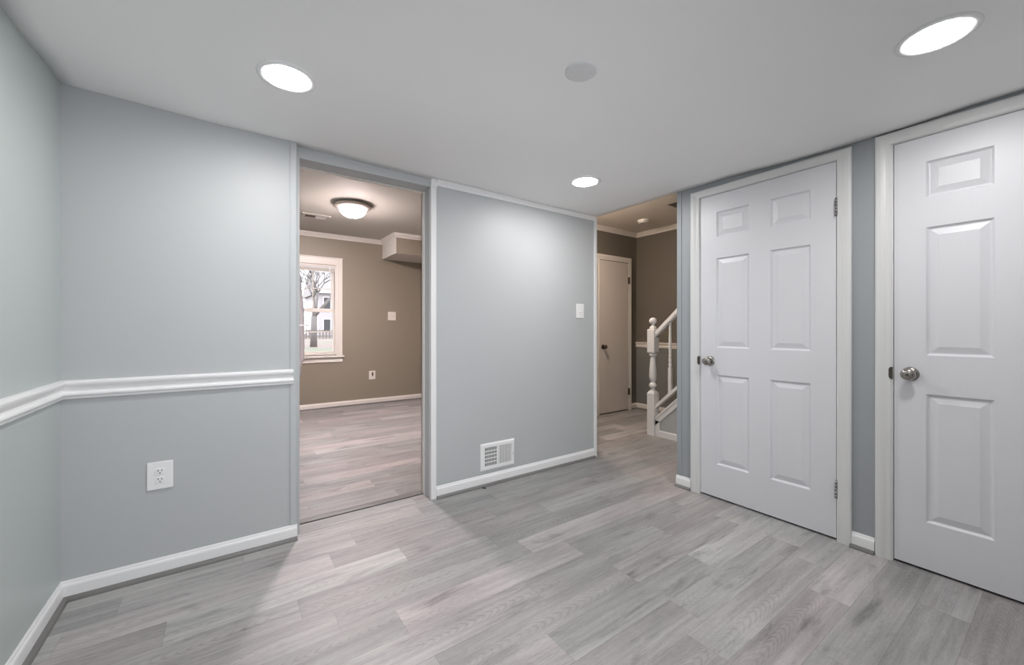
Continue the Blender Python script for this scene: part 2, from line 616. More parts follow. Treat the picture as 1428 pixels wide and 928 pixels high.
# ------------------------------------------------------------------ walls of the front room
mb = MB().use(M['wall_green']); mb.box(XL - 0.12, XL, YR - 0.12, YB, 0, H2 - 0.002)
struct(mb, 'wall_left', None, 'pale green-grey wall at the left edge of the photo', 'wall')
mb = MB().use(M['wall'])
RW = (0.10, 1.75, 0.28, 1.50)
mb.box(XL - 0.12, RW[0], YR - 0.12, YR, 0, H2 - 0.002); mb.box(RW[1], 3.835, YR - 0.12, YR, 0, H2 - 0.002)
mb.box(RW[0], RW[1], YR - 0.12, YR, 0, RW[2]); mb.box(RW[0], RW[1], YR - 0.12, YR, RW[3], H2 - 0.002)
struct(mb, 'wall_rear', None, 'wall behind the camera', 'wall')
mb = MB().use(M['wall'])
mb.box(XL, 0.294, YL, 2.50, 0, H2 - 0.002)
mb.box(XL, 0.318, 2.489, YB, 0, H2 - 0.002, {'+y': M['taupe']})
mb.box(-2.2, XL - 0.12, 2.50, YB, 0, H2 - 0.002, {'+y': M['taupe']})
struct(mb, 'wall_back', None, 'blue-grey wall with a chair rail left of the wide opening', 'wall')
mb = MB().use(M['wall'])
mb.box(0.318, 1.10, YA, YB, 2.076, H2 - 0.002, {'+y': M['taupe']})
struct(mb, 'wall_header', None, 'grey header beam over the wide opening', 'wall')
mb = MB().use(M['wall'])
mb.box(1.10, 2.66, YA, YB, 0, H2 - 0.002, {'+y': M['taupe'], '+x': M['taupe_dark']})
struct(mb, 'wall_center', None, 'blue-grey wall between the wide opening and the hall', 'wall')
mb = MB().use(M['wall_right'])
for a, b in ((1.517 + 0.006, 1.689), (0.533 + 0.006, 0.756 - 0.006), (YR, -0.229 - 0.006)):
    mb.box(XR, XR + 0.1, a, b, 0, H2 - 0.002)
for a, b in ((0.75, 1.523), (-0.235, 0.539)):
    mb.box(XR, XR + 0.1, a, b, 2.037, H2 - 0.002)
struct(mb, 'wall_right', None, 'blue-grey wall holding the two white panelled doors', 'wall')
mb = MB().use(M['wall'])
mb.box(XR + 0.1, 3.70, 1.57, 1.689, 0, H2 - 0.002)
struct(mb, 'wall_closet', None, 'short closet wall round the corner beside the stairs', 'wall')

# ------------------------------------------------------------------ walls of the other room and the hall
WX0, WX1, WZ0, WZ1 = 0.68, 1.275, 0.765, 2.055      # window opening
mb = MB().use(M['taupe'])
mb.box(-2.3, WX0, YF, YF + 0.14, 0, H2 - 0.002)
mb.box(WX1, 2.82, YF, YF + 0.14, 0, H2 - 0.002)
mb.box(WX0, WX1, YF, YF + 0.14, 0, WZ0)
mb.box(WX0, WX1, YF, YF + 0.14, WZ1, H2 - 0.002)
struct(mb, 'wall_far', None, 'taupe wall with the window at the end of the back room', 'wall')
mb = MB().use(M['taupe'])
PWX = -2.2
OW = (3.42, 5.18, 0.72, 1.98)
mb.box(PWX - 0.1, PWX, YB - 0.13, OW[0], 0, H2 - 0.002); mb.box(PWX - 0.1, PWX, OW[1], YF, 0, H2 - 0.002)
mb.box(PWX - 0.1, PWX, OW[0], OW[1], 0, OW[2]); mb.box(PWX - 0.1, PWX, OW[0], OW[1], OW[3], H2 - 0.002)
struct(mb, 'wall_outer', None, 'side wall of the back room hidden on the left', 'wall')
mb = MB().use(M['taupe']); mb.box(2.70, 2.82, YB, YF, 0, H2 - 0.002)
struct(mb, 'wall_partition', None, 'taupe partition between the back room and the hall', 'wall')
mb = MB().use(M['taupe'])
mb.box(1.94, 2.70, 5.61, YF, 2.217, H2 - 0.002, {'-z': M['cream'], '-x': M['cream']})
struct(mb, 'wall_soffit', None, 'boxed soffit under the back room ceiling with a pale underside', 'soffit')
D3A, D3B, D3Z = 3.984, 4.579, 2.06
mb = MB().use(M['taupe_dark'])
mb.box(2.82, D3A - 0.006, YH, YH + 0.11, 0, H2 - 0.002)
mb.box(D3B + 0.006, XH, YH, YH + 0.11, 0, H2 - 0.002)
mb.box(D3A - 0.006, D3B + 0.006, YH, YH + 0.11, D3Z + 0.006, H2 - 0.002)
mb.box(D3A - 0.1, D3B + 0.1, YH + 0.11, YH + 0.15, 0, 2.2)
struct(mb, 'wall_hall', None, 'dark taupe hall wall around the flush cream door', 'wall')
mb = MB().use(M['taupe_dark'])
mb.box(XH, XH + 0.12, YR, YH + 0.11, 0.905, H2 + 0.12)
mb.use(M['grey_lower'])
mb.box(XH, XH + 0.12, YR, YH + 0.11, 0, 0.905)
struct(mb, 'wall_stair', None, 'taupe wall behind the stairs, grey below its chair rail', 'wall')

# ------------------------------------------------------------------ mouldings
BASE = [(0, 0), (0.012, 0), (0.012, 0.058), (0.0105, 0.064), (0.0065, 0.069), (0.0055, 0.075), (0.003, 0.080), (0, 0.080)]
SHOE = [(0, 0), (0.0165, 0)] + [(0.0165 * math.cos(a), 0.018 * math.sin(a)) for a in [math.pi / 2 * i / 6 for i in range(1, 6)]] + [(0, 0.018)]
SHOE = [(o + 0.012, z) for o, z in SHOE]
RAIL = [(0, 0.838), (0.010, 0.838), (0.013, 0.842), (0.013, 0.847), (0.010, 0.849), (0.017, 0.851), (0.0195, 0.857), (0.018, 0.863), (0.010, 0.868),
        (0.0085, 0.876), (0.0105, 0.885), (0.017, 0.892), (0.022, 0.898), (0.0235, 0.906), (0.021, 0.912), (0.012, 0.9165), (0, 0.9165)]


def crown(z, h=0.035, d=0.03):
    return [(0, z), (0, z - h), (0.006, z - h), (0.008, z - h * 0.8), (d * 0.45, z - h * 0.55), (d * 0.75, z - h * 0.3), (d * 0.85, z - h * 0.14), (d, z - h * 0.12), (d, z)]


def baseboard(name, path, label, side, segs=None, prof=BASE, mat='trim', shoe=True):
    m = MB(); m.sweep(prof, path, side, segs)
    o = struct(m, name, M[mat], label, 'baseboard')
    if shoe:
        s = MB(); s.sweep(SHOE, path, side, segs)
        so = s.build('shoe_moulding', M['shoe'], o)
        so['label'] = 'grey wood-look quarter round'
    return o


lp = [(XL, YR), (XL, YL), (0.30, YL)]
baseboard('baseboard_left', lp, 'white baseboard along the green-grey left wall', -1, [0])
baseboard('baseboard_back', lp, 'white baseboard below the chair-railed wall and its outlet', -1, [1])
baseboard('baseboard_center', [(1.131, YA), (2.64, YA)], 'white baseboard under the wall vent', -1)
baseboard('baseboard_right', [(XR, 1.694), (XR, 1.583)], 'short white baseboard between the hall corner and the first panelled door', -1)
baseboard('baseboard_right', [(XR, 0.697), (XR, 0.601)], 'short white baseboard between the two panelled door casings', -1)
baseboard('baseboard_far', [(-2.2, YF), (2.70, YF)], 'cream baseboard under the far window', -1, mat='cream')
baseboard('baseboard_hall', [(D3B + 0.085, YH), (XH, YH), (XH, 2.55)], 'white baseboard in the hall corner behind the newel post', -1, mat='cream')
for nm, sg, lb in (('trim_1', [0], 'white chair rail on the green-grey left wall'), ('trim_2', [1], 'white chair rail above the wall outlet, ending at the opening')):
    m = MB(); m.sweep(RAIL, [(XL, YR), (XL, YL), (0.282, YL)], -1, sg)
    struct(m, nm, M['trim'], lb, 'chair rail')
# corner strip (painted) at the end of the left part
mb = MB().use(M['wall'])
mb.box(0.268, 0.297, YL - 0.004, YL + 0.01, 0.08, ceil_z(0.28, YL) - 0.001)
mb.box(0.262, 0.266, YL - 0.0015, YL + 0.01, 0.08, ceil_z(0.28, YL) - 0.001)
struct(mb, 'trim_3', None, 'grey painted corner strip at the left edge of the opening', 'corner trim')
mb = MB()
mb.box(1.0935, 1.131, YA - 0.007, YA + 0.01, 0, 2.124, bev=0.002)
mb.box(1.092, 1.133, YA - 0.012, YA + 0.01, 2.07, 2.128, bev=0.002)
mb.box(1.0935, 1.102, YA + 0.004, YA + 0.022, 0, 2.072)
struct(mb, 'trim_4', M['trim'], 'white upright trim at the right edge of the wide opening', 'corner trim')
mb = MB()
mb.box(1.091, 1.101, 2.603, 2.640, 0, 2.085)
mb.box(1.091, 1.13, 2.630, 2.640, 0, 2.085)
mb.box(0.322, 1.091, 2.612, 2.640, 2.071, 2.078)
struct(mb, 'trim_5', M['cream'], 'thin pale edging on the back edge of the opening', 'edge trim')
mb = MB(); mb.sweep(crown(2.127, 0.036, 0.026), [(1.131, YA), (2.64, YA)], -1)
struct(mb, 'trim_6', M['trim'], 'small white crown moulding on the wall above the light switch', 'crown moulding')
mb = MB()
mb.box(2.638, 2.668, YA - 0.010, YA + 0.03, 0, 2.124, bev=0.003)
struct(mb, 'trim_7', M['trim'], 'white upright trim at the hall end of the vent wall', 'corner trim')
mb = MB().use(M['wall_right'])
mb.box(XR - 0.004, XR + 0.01, 1.656, 1.690, 0.08, ceil_z(XR, 1.67) - 0.001)
struct(mb, 'trim_8', None, 'grey painted corner strip beside the door nearest the hall', 'corner trim')
mb = MB()
mb.sweep(crown(H2, 0.06, 0.05), [(-2.2, YF), (1.94, YF), (1.94, 5.61), (2.70, 5.61)], -1)
struct(mb, 'trim_9', M['cream'], 'cream crown moulding around the back room and its soffit', 'crown moulding')
mb = MB()
mb.sweep(crown(H2, 0.055, 0.05), [(2.82, YH), (XH, YH), (XH, 2.64)], -1)
struct(mb, 'trim_10', M['cream'], 'cream crown moulding in the hall corner', 'crown moulding')
mb = MB()
mb.sweep([(o, z + 0.035) for o, z in RAIL], [(XH, YH), (XH, YR)], -1)
struct(mb, 'trim_11', M['cream'], 'cream chair rail on the wall behind the staircase', 'chair rail')
mb = MB()
mb.sweep([(o, z + 0.03) for o, z in RAIL], [(2.68, YB), (1.112, YB)], -1)
struct(mb, 'trim_12', M['cream'], 'end of a white chair rail seen past the right jamb of the opening', 'chair rail')
# threshold reducer at the opening
m = MB()
m.prism([(2.606, 0.0), (2.607, 0.006), (2.625, 0.0075), (2.66, 0.006), (2.68, 0.0)], 'x', 0.319, 1.0905)
struct(m, 'trim_13', M['shoe'], 'low floor threshold strip across the wide opening', 'threshold')
m = MB()
m.box(0.3195, 0.972, 2.4828, 2.4852, 0.0001, 0.0006)
m.box(0.3195, 1.0905, 2.602, 2.606, 0.0001, 0.0022)
struct(m, 'trim_14', M['dark_line'], 'thin dark joints in the floor at the opening', 'floor joint')


# ------------------------------------------------------------------ six-panel doors
CASP = [(0.0, 0.0), (0.0, 0.008), (0.006, 0.011), (0.014, 0.0115), (0.022, 0.0125), (0.030, 0.015), (0.040, 0.017), (0.052, 0.0175), (0.058, 0.016), (0.062, 0.012), (0.062, 0.0)]


def casing(a0, a1, zt, mapf, top_scale=0.75, z0=0.0):
    m = MB()
    rings = []
    for w, d in CASP:
        rings.append([m.bm.verts.new(mapf(*p, d)) for p in ((a0 - w, z0), (a0 - w, zt + w * top_scale), (a1 + w, zt + w * top_scale), (a1 + w, z0))])
    n = len(rings)
    for i in range(n):
        A, Bq = rings[i], rings[(i + 1) % n]
        for j in range(3):
            m.vface([A[j], A[j + 1], Bq[j + 1], Bq[j]])
    m.vface([r[0] for r in rings]); m.vface([r[3] for r in rings])
    return m


RINGS = [(0.0, 0.0), (0.0025, 0.0035), (0.0085, 0.0095), (0.0125, 0.0100), (0.0385, 0.0030), (0.0400, 0.0022)]


def six_panel(m, y0, y1, z0, z1, xf, xb):
    """moulded six-panel leaf, face at x = xf looking to -x."""
    w = y1 - y0
    ys = [0, 0.116, 0.321, 0.441, 0.646, w]
    zs = [0, 0.23 - z0, 0.828 - z0, 1.008 - z0, 1.605 - z0, 1.745 - z0, 1.912 - z0, z1 - z0]
    pan = {(1, 1), (3, 1), (1, 3), (3, 3), (1, 5), (3, 5)}
    gv = {}

    def V(i, j):
        if (i, j) not in gv:
            gv[(i, j)] = m.bm.verts.new((xf, y0 + ys[i], z0 + zs[j]))
        return gv[(i, j)]
    for i in range(5):
        for j in range(7):
            if (i, j) in pan:
                prev = [V(i, j), V(i + 1, j), V(i + 1, j + 1), V(i, j + 1)]
                ya, yb, za, zb = y0 + ys[i], y0 + ys[i + 1], z0 + zs[j], z0 + zs[j + 1]
                for ins, dep in RINGS[1:]:
                    cur = [m.bm.verts.new((xf + dep, y, z)) for y, z in ((ya + ins, za + ins), (yb - ins, za + ins), (yb - ins, zb - ins), (ya + ins, zb - ins))]
                    for k in range(4):
                        m.vface([prev[k], prev[(k + 1) % 4], cur[(k + 1) % 4], cur[k]])
                    prev = cur
                m.vface(prev)
            else:
                m.vface([V(i, j), V(i + 1, j), V(i + 1, j + 1), V(i, j + 1)])
    # edges and back
    b = [m.bm.verts.new((xb, y, z)) for y, z in ((y0, z0), (y1, z0), (y1, z1), (y0, z1))]
    m.vface(b)
    m.vface([V(i, 0) for i in range(6)] + [b[1], b[0]])
    m.vface([V(i, 7) for i in range(6)] + [b[2], b[3]])
    m.vface([V(0, j) for j in range(8)] + [b[3], b[0]])
    m.vface([V(5, j) for j in range(8)] + [b[2], b[1]])


def knob_right(parent, y, z, x0, mat):
    """round knob on the room side of the right wall (projecting to -x)."""
    m = MB()
    pr = [(0.0, -0.062), (0.010, -0.0625), (0.014, -0.061), (0.0205, -0.060), (0.0255, -0.055), (0.0275, -0.047), (0.0255, -0.039),
          (0.018, -0.031), (0.012, -0.026), (0.0115, -0.012), (0.013, -0.009)]
    m.lathe(pr, (x0, y, z), 'x', 32)
    k = m.build('door_knob', mat, parent)
    m = MB()
    m.lathe([(0.0, -0.009), (0.013, -0.009), (0.024, -0.008), (0.031, -0.004), (0.0325, 0.0), (0.0, 0.0)], (x0, y, z), 'x', 32)
    m.build('rosette', mat, k)
    m = MB()
    m.lathe([(0.0, -0.0632), (0.0052, -0.0632), (0.0058, -0.0618)], (x0, y, z), 'x', 16)
    m.build('keyhole', M['bronze'], k)
    return k


def hinge_right(parent, y, z, mat):
    m = MB()
    for a, b in ((-0.045, -0.028), (-0.027, -0.010), (-0.009, 0.009), (0.010, 0.027), (0.028, 0.045)):
        m.lathe([(0, a), (0.0062, a), (0.0062, b), (0, b)], (XR - 0.0075, y, z), 'z', 14)
    m.lathe([(0, 0.045), (0.0045, 0.046), (0.004, 0.051), (0, 0.052)], (XR - 0.0075, y, z), 'z', 12)
    m.box(XR - 0.004, XR + 0.003, y - 0.001, y + 0.001, z - 0.044, z + 0.044)
    return m.build('hinge', mat, parent)


def panel_door(name, label, y0, y1, knob_y, knob_z, hinges, steel, top=0.75):
    root = empty(name, (XR, (y0 + y1) / 2, 0), label, 'door', kind='structure')
    m = MB()
    six_panel(m, y0 + 0.003, y1 - 0.003, 0.012, 2.029, XR + 0.002, XR + 0.036)
    leaf = m.build('door_leaf', M['door'], root)
    m = casing(y0 - 0.003, y1 + 0.003, 2.034, lambda a, z, d: (XR - d, a, z), top)
    m.build('casing', M['casing'], root)
    m = MB()
    for a, b in ((y0 - 0.006, y0), (y1, y1 + 0.006)):
        m.box(XR - 0.001, XR + 0.1, a, b, 0, 2.036)
    m.box(XR - 0.001, XR + 0.1, y0, y1, 2.032, 2.037)
    for a, b in ((y0, y0 + 0.012), (y1 - 0.012, y1)):
        m.box(XR + 0.038, XR + 0.06, a, b, 0, 2.032)
    m.build('jamb', M['trim'], root)
    m = MB(); m.box(XR + 0.10, XR + 0.11, y0 - 0.02, y1 + 0.02, 0.0, 2.06)  # black board added behind the leaf to stop light leaks
    m.build('leak_blocker', M['black'], root)
    knob_right(root, knob_y, knob_z, XR + 0.002, M['nickel'])
    m = MB()
    m.prism([(y1 + 0.001, knob_z - 0.029), (y1 + 0.009, knob_z - 0.029), (y1 + 0.0145, knob_z - 0.019), (y1 + 0.0145, knob_z + 0.019), (y1 + 0.009, knob_z + 0.029), (y1 + 0.001, knob_z + 0.029)], 'x', XR - 0.0122, XR - 0.002)
    m.build('strike_plate', M['bronze'], root)
    for hy, hz in hinges:
        hinge_right(root, hy, hz, steel)
    return root


panel_door('door_1', 'white six-panel door nearest the hall, hinges showing on its right', 0.756, 1.517, 1.449, 0.917, [(0.757, 1.782), (0.757, 0.275)], M['steel'])
panel_door('door_2', 'white six-panel door cut off by the right edge of the photo', -0.229, 0.533, 0.473, 0.917, [(-0.228, 1.782), (-0.228, 0.275)], M['steel'], 0.90)

# flush door in the hall
root = empty('door_3', ((D3A + D3B) / 2, YH, 0), 'flush cream slab door at the end of the hall', 'door', kind='structure')
DY = 3.662
mb = MB(); mb.box(D3A + 0.003, D3B - 0.003, DY + 0.004, DY + 0.04, 0.014, D3Z - 0.006, bev=0.0015)
mb.build('door_leaf', M['slab'], root)
mb = MB()
mb.merge(casing(D3A - 0.003, D3B + 0.003, D3Z + 0.003, lambda a, z, d: (a, YH - 0.012 - d, z), 1.1).bm)
mb.box(D3A - 0.05, D3A - 0.003, YH - 0.014, YH, 0, D3Z + 0.06)
mb.box(D3B + 0.003, D3B + 0.05, YH - 0.014, YH, 0, D3Z + 0.06)
mb.box(D3A - 0.04, D3B + 0.04, YH - 0.014, YH, D3Z + 0.006, D3Z + 0.06)
mb.build('casing', M['cream'], root)
mb = MB()
mb.box(D3A - 0.006, D3A, DY, YH + 0.11, 0, D3Z + 0.006)
mb.box(D3B, D3B + 0.006, DY, YH + 0.11, 0, D3Z + 0.006)
mb.box(D3A, D3B, DY + 0.002, YH + 0.11, D3Z, D3Z + 0.006)
mb.build('jamb', M['cream'], root)
mb = MB()
mb.box(D3A + 0.003, D3B - 0.003, DY + 0.03, DY + 0.034, 0.0, 0.014)
mb.box(D3A, D3B, DY + 0.003, DY + 0.02, D3Z - 0.006, D3Z)
mb.build('door_gap', M['black'], root)
mb = MB()
mb.lathe([(0.0, -0.062), (0.012, -0.0625), (0.0215, -0.060), (0.027, -0.053), (0.0275, -0.045), (0.022, -0.034), (0.012, -0.027), (0.0115, -0.010)], (4.058, DY + 0.004, 0.90), 'y', 24)
k = mb.build('door_knob', M['bronze'], root)
mb = MB()
mb.lathe([(0.0, -0.011), (0.0115, -0.010), (0.024, -0.008), (0.031, -0.004), (0.032, 0.0), (0, 0)], (4.058, DY + 0.004, 0.90), 'y', 24)
mb.build('rosette', M['bronze'], k)
for hz in (1.815, 0.262):
    mb = MB()
    mb.box(D3B - 0.012, D3B + 0.024, DY - 0.004, DY + 0.004, hz - 0.045, hz + 0.045)
    mb.lathe([(0, -0.047), (0.0065, -0.047), (0.0065, 0.047), (0, 0.047)], (D3B + 0.004, DY - 0.008, hz), 'z', 12)
    mb.build('hinge', M['bronze'], root)

# ------------------------------------------------------------------ window in the far room
root = empty('window_1', ((WX0 + WX1) / 2, YF, WZ0), 'double-hung cream window at the end of the back room', 'window', kind='structure')
mb = MB()
for x0, x1 in ((WX0 - 0.075, WX0 + 0.006), (WX1 + 0.026, WX1 + 0.078)):
    mb.box(x0, x1, YF - 0.018, YF, WZ0 - 0.02, WZ1 + 0.10, bev=0.002)
mb.box(WX1 - 0.006, WX1 + 0.0255, YF - 0.010, YF, WZ0 - 0.02, WZ1 + 0.0055)
mb.box(WX0 + 0.006, WX1 + 0.026, YF - 0.016, YF, WZ1 + 0.006, WZ1 + 0.099)
mb.box(WX0 - 0.078, WX1 + 0.081, YF - 0.026, YF - 0.0005, WZ1 + 0.1005, WZ1 + 0.112)
mb.build('window_casing', M['cream'], root)
mb = MB()
mb.box(WX0 - 0.095, WX1 + 0.10, YF - 0.05, YF + 0.05, WZ0 - 0.034, WZ0 - 0.010, bev=0.004)
mb.build('window_sill', M['cream'], root)
mb = MB()
mb.box(WX0 - 0.075, WX1 + 0.08, YF - 0.016, YF, WZ0 - 0.105, WZ0 - 0.034)
mb.build('apron', M['cream'], root)
mb = MB()
mb.box(WX0, WX0 + 0.02, YF, YF + 0.13, WZ0, WZ1); mb.box(WX1 - 0.02, WX1, YF, YF + 0.13, WZ0, WZ1)
mb.box(WX0, WX1, YF, YF + 0.13, WZ1 - 0.02, WZ1); mb.box(WX0, WX1, YF, YF + 0.13, WZ0 - 0.01, WZ0 + 0.015)
mb.build('window_frame', M['cream'], root)


def sash(name, x0, x1, z0, z1, y, st, rb, rt, vert):
    m = MB()
    m.box(x0, x0 + st, y, y + 0.032, z0, z1); m.box(x1 - st, x1, y, y + 0.032, z0, z1)
    m.box(x0 + st, x1 - st, y, y + 0.032, z0, z0 + rb); m.box(x0 + st, x1 - st, y, y + 0.032, z1 - rt, z1)
    s = m.build(name, M['cream'], root)
    g = MB(); g.box(x0 + st - 0.003, x1 - st + 0.003, y + 0.017, y + 0.020, z0 + rb - 0.003, z1 - rt + 0.003)
    g.build('pane', M['glass'], s)
    g = MB()
    zc = (z0 + rb + z1 - rt) / 2
    g.box(x0 + st, x1 - st, y + 0.012, y + 0.016, zc - 0.007, zc + 0.007)
    if vert:
        xc = (x0 + x1) / 2
        g.box(xc - 0.007, xc + 0.007, y + 0.0115, y + 0.0165, z0 + rb, z1 - rt)
    g.build('muntin', M['cream'], s)


sash('upper_sash', WX0 + 0.02, WX1 - 0.02, 1.385, 2.035, YF + 0.070, 0.036, 0.045, 0.03, True)
sash('lower_sash', WX0 + 0.02, WX1 - 0.006, WZ0 + 0.015, 1.43, YF + 0.030, 0.034, 0.035, 0.05, False)
root = empty('mini_blind', ((WX0 + WX1) / 2, YF + 0.03, 2.035), 'raised white mini blind bunched at the top of the far window', 'window blind')
mb = MB(); mb.box(WX0 + 0.022, WX1 - 0.022, YF + 0.004, YF + 0.032, 2.000, 2.034)
mb.build('head_rail', M['plate_grey'], root)
mb = MB()
for i in range(7):
    mb.box(WX0 + 0.024, WX1 - 0.024, YF + 0.004, YF + 0.030, 1.962 + i * 0.0052, 1.9645 + i * 0.0052)
mb.build('slat_stack', M['cream'], root)
for x in (WX0 + 0.10, WX1 - 0.09):
    mb = MB()
    mb.box(x - 0.008, x + 0.008, YF + 0.0005, YF + 0.004, 1.96, 2.034)
    mb.build('ladder_tape', M['plastic'], root)

def fill_window(name, label, a0, a1, z0, z1, P):
    """two-light window added for fill daylight; P(a, d, z) maps along / into the wall / up to a point."""
    rt = empty(name, P((a0 + a1) / 2, 0, z0), label, 'window', kind='structure')

    def bx(m, a, b, d0, d1, za, zb):
        p, q = P(a, d0, za), P(b, d1, zb)
        m.box(p[0], q[0], p[1], q[1], p[2], q[2])
    m = MB()
    for a, b in ((a0 - 0.07, a0), (a1, a1 + 0.07)): bx(m, a, b, -0.016, 0, z0 - 0.03, z1 + 0.07)
    bx(m, a0, a1, -0.016, 0, z1, z1 + 0.07)
    m.build('window_casing', M['trim'], rt)
    m = MB(); bx(m, a0 - 0.09, a1 + 0.09, -0.05, 0.05, z0 - 0.03, z0); m.build('window_sill', M['trim'], rt)
    m = MB(); c = (a0 + a1) / 2
    for a, b in ((a0, a0 + 0.045), (a1 - 0.045, a1), (c - 0.03, c + 0.03)): bx(m, a, b, 0.03, 0.08, z0, z1)
    bx(m, a0, a1, 0.03, 0.08, z0, z0 + 0.05); bx(m, a0, a1, 0.03, 0.08, z1 - 0.045, z1)
    m.build('window_frame', M['trim'], rt)
    for a, b in ((a0 + 0.04, c - 0.025), (c + 0.025, a1 - 0.04)):
        m = MB(); bx(m, a, b, 0.053, 0.057, z0 + 0.045, z1 - 0.04); m.build('pane', M['glass'], rt)


fill_window('added_window_2', 'added wide window behind the camera, for fill daylight', *RW, lambda a, d, z: (a, YR - d, z))
fill_window('added_window_3', 'added wide window for fill daylight in the side of the back room, out of sight', *OW, lambda a, d, z: (PWX - d, a, z))

# lace curtain drawn to the left of the window
root = empty('lace_curtain', (0.66, 6.13, 0.35), 'white lace curtain drawn to the left side of the far window', 'curtain')
edge = [(2.16, 0.742), (2.06, 0.755), (1.98, 0.773), (1.712, 0.803), (1.372, 0.836), (1.1, 0.840), (0.737, 0.836), (0.671, 0.812), (0.449, 0.784), (0.353, 0.766)]


def edge_x(z):
    for (za, xa), (zb, xb) in zip(edge, edge[1:]):
        if za >= z >= zb:
            return xa + (xb - xa) * (za - z) / (za - zb)
    return edge[-1][1]


mb = MB(); mb.sm = True
NZ, NU = 90, 26
g = []
for i in range(NZ + 1):
    z = 2.16 - (2.16 - 0.353) * i / NZ
    xr = edge_x(z) + 0.006 * abs(math.sin(z * 26))
    row = []
    for j in range(NU + 1):
        t = j / NU
        row.append(mb.bm.verts.new((0.56 + (xr - 0.56) * t, 6.13 + 0.022 * math.sin(t * 22 + z * 0.8), z)))
    g.append(row)
for i in range(NZ):
    for j in range(NU):
        mb.vface([g[i][j], g[i][j + 1], g[i + 1][j + 1], g[i + 1][j]])
cl = mb.build('curtain_cloth', M['sheer'], root)
mb = MB()
mb.tube((0.38, 6.13, 2.165), (0.752, 6.13, 2.165), 0.009)
mb.tube((0.42, 6.13, 2.165), (0.42, YF, 2.165), 0.006)
mb.build('curtain_rod', M['plastic'], root)
mb = MB(); mb.tube((0.56, 6.10, 1.185), (0.885, 6.10, 1.190), 0.008); mb.tube((0.885, 6.10, 1.19), (0.885, 6.13, 1.19), 0.007)
mb.build('tieback', M['plastic'], root)

# ------------------------------------------------------------------ recessed ceiling lights
def recessed(x, y, label):
    z = ceil_z(x, y)
    root = empty('recessed_light', (x, y, z), label, 'ceiling light', 'recessed ceiling lights')
    m = MB()
    m.lathe([(0.079, 0.004), (0.079, -0.003), (0.083, -0.0055), (0.097, -0.005), (0.104, -0.0025), (0.105, 0.002), (0.105, 0.004)], (x, y, z), 'z', 56)
    m.build('trim_ring', M['plastic'], root)
    m = MB()
    m.lathe([(0.0, -0.0085), (0.03, -0.0082), (0.06, -0.0065), (0.074, -0.0045), (0.079, -0.0025), (0.079, 0.002)], (x, y, z), 'z', 56)
    m.build('lens', M['led'], root)
    return root


recessed(0.187, 1.800, 'lit round recessed light in the ceiling above the chair-railed wall at left')
recessed(1.949, 1.918, 'lit round recessed light in the ceiling in front of the vent wall, nearest the hall')
recessed(1.940, 0.282, 'lit round recessed light in front of the door cut off at right')
recessed(0.187, 0.282, 'recessed light above and behind the camera')

# round blank cover on the ceiling
cz = ceil_z(1.105, 1.107)
root = empty('ceiling_cover_plate', (1.105, 1.107, cz), 'round grey blank cover plate in the middle of the ceiling', 'ceiling plate')
mb = MB()
mb.lathe([(0.0, -0.007), (0.05, -0.0065), (0.058, -0.005), (0.062, -0.002), (0.062, 0.004), (0, 0.004)], (1.105, 1.107, cz), 'z', 48)
mb.build('cover', M['plate_grey'], root)
for dx, dy in ((-0.032, 0.02), (0.032, -0.02)):
    mb = MB()
    mb.lathe([(0.0, -0.0085), (0.003, -0.008), (0.0035, -0.006)], (1.105 + dx, 1.107 + dy, cz), 'z', 12)
    mb.build('screw', M['plate_grey'], root)

# ------------------------------------------------------------------ outlet, switch, vent on the near walls
def duplex(root, cx, cz, yf, mats=('plastic', 'black'), s=1.0):
    for dz in (0.0195 * s, -0.0195 * s):
        m = MB()
        pts = []
        for i in range(28):
            a = 2 * math.pi * i / 28
            pts.append((cx + 0.0172 * s * math.cos(a), cz + dz + max(-0.0128 * s, min(0.0128 * s, 0.0172 * s * math.sin(a)))))
        m.prism(pts, 'y', yf - 0.0025, yf + 0.001)
        r = m.build('receptacle', M[mats[0]], root)
        m = MB()
        for dx, h in ((-0.0063 * s, 0.0045 * s), (0.0063 * s, 0.0037 * s)):
            m.box(cx + dx - 0.0013, cx + dx + 0.0013, yf - 0.0032, yf - 0.0022, cz + dz + 0.002 - h + 0.002, cz + dz + 0.002 + h + 0.002)
        m.lathe([(0, -0.0032), (0.0027, -0.0032), (0.0027, -0.0022)], (cx, yf, cz + dz - 0.0075 * s), 'y', 14)
        m.build('slots', M[mats[1]], r)


root = empty('wall_outlet', (-0.259, YL, 0.396), 'oversized white duplex outlet low on the chair-railed wall', 'outlet')
mb = MB(); mb.box(-0.305, -0.213, YL - 0.007, YL, 0.396, 0.523, bev=0.004)
mb.build('wall_plate', M['plastic'], root)
duplex(root, -0.259, 0.4595, YL - 0.007)
mb = MB(); mb.lathe([(0, -0.0085), (0.0025, -0.008), (0.003, -0.0065)], (-0.259, YL, 0.4595), 'y', 12)
mb.build('screw', M['plastic'], root)

root = empty('light_switch', (2.465, YA, 1.226), 'white toggle switch plate on the wall just before the hall', 'light switch')
mb = MB(); mb.box(2.420, 2.510, YA - 0.007, YA, 1.227, 1.350, bev=0.004)
mb.build('wall_plate', M['plastic'], root)
mb = MB(); mb.box(2.459, 2.471, YA - 0.0085, YA - 0.005, 1.276, 1.300)
mb.prism([(YA - 0.007, 1.281), (YA - 0.019, 1.275), (YA - 0.020, 1.281), (YA - 0.007, 1.293)], 'x', 2.4605, 2.4695)
mb.build('toggle', M['plate_grey'], root)
for z in (1.258, 1.318):
    mb = MB()
    mb.lathe([(0, -0.0085), (0.0025, -0.008), (0.003, -0.0065)], (2.465, YA, z), 'y', 12)
    mb.build('screw', M['plastic'], root)

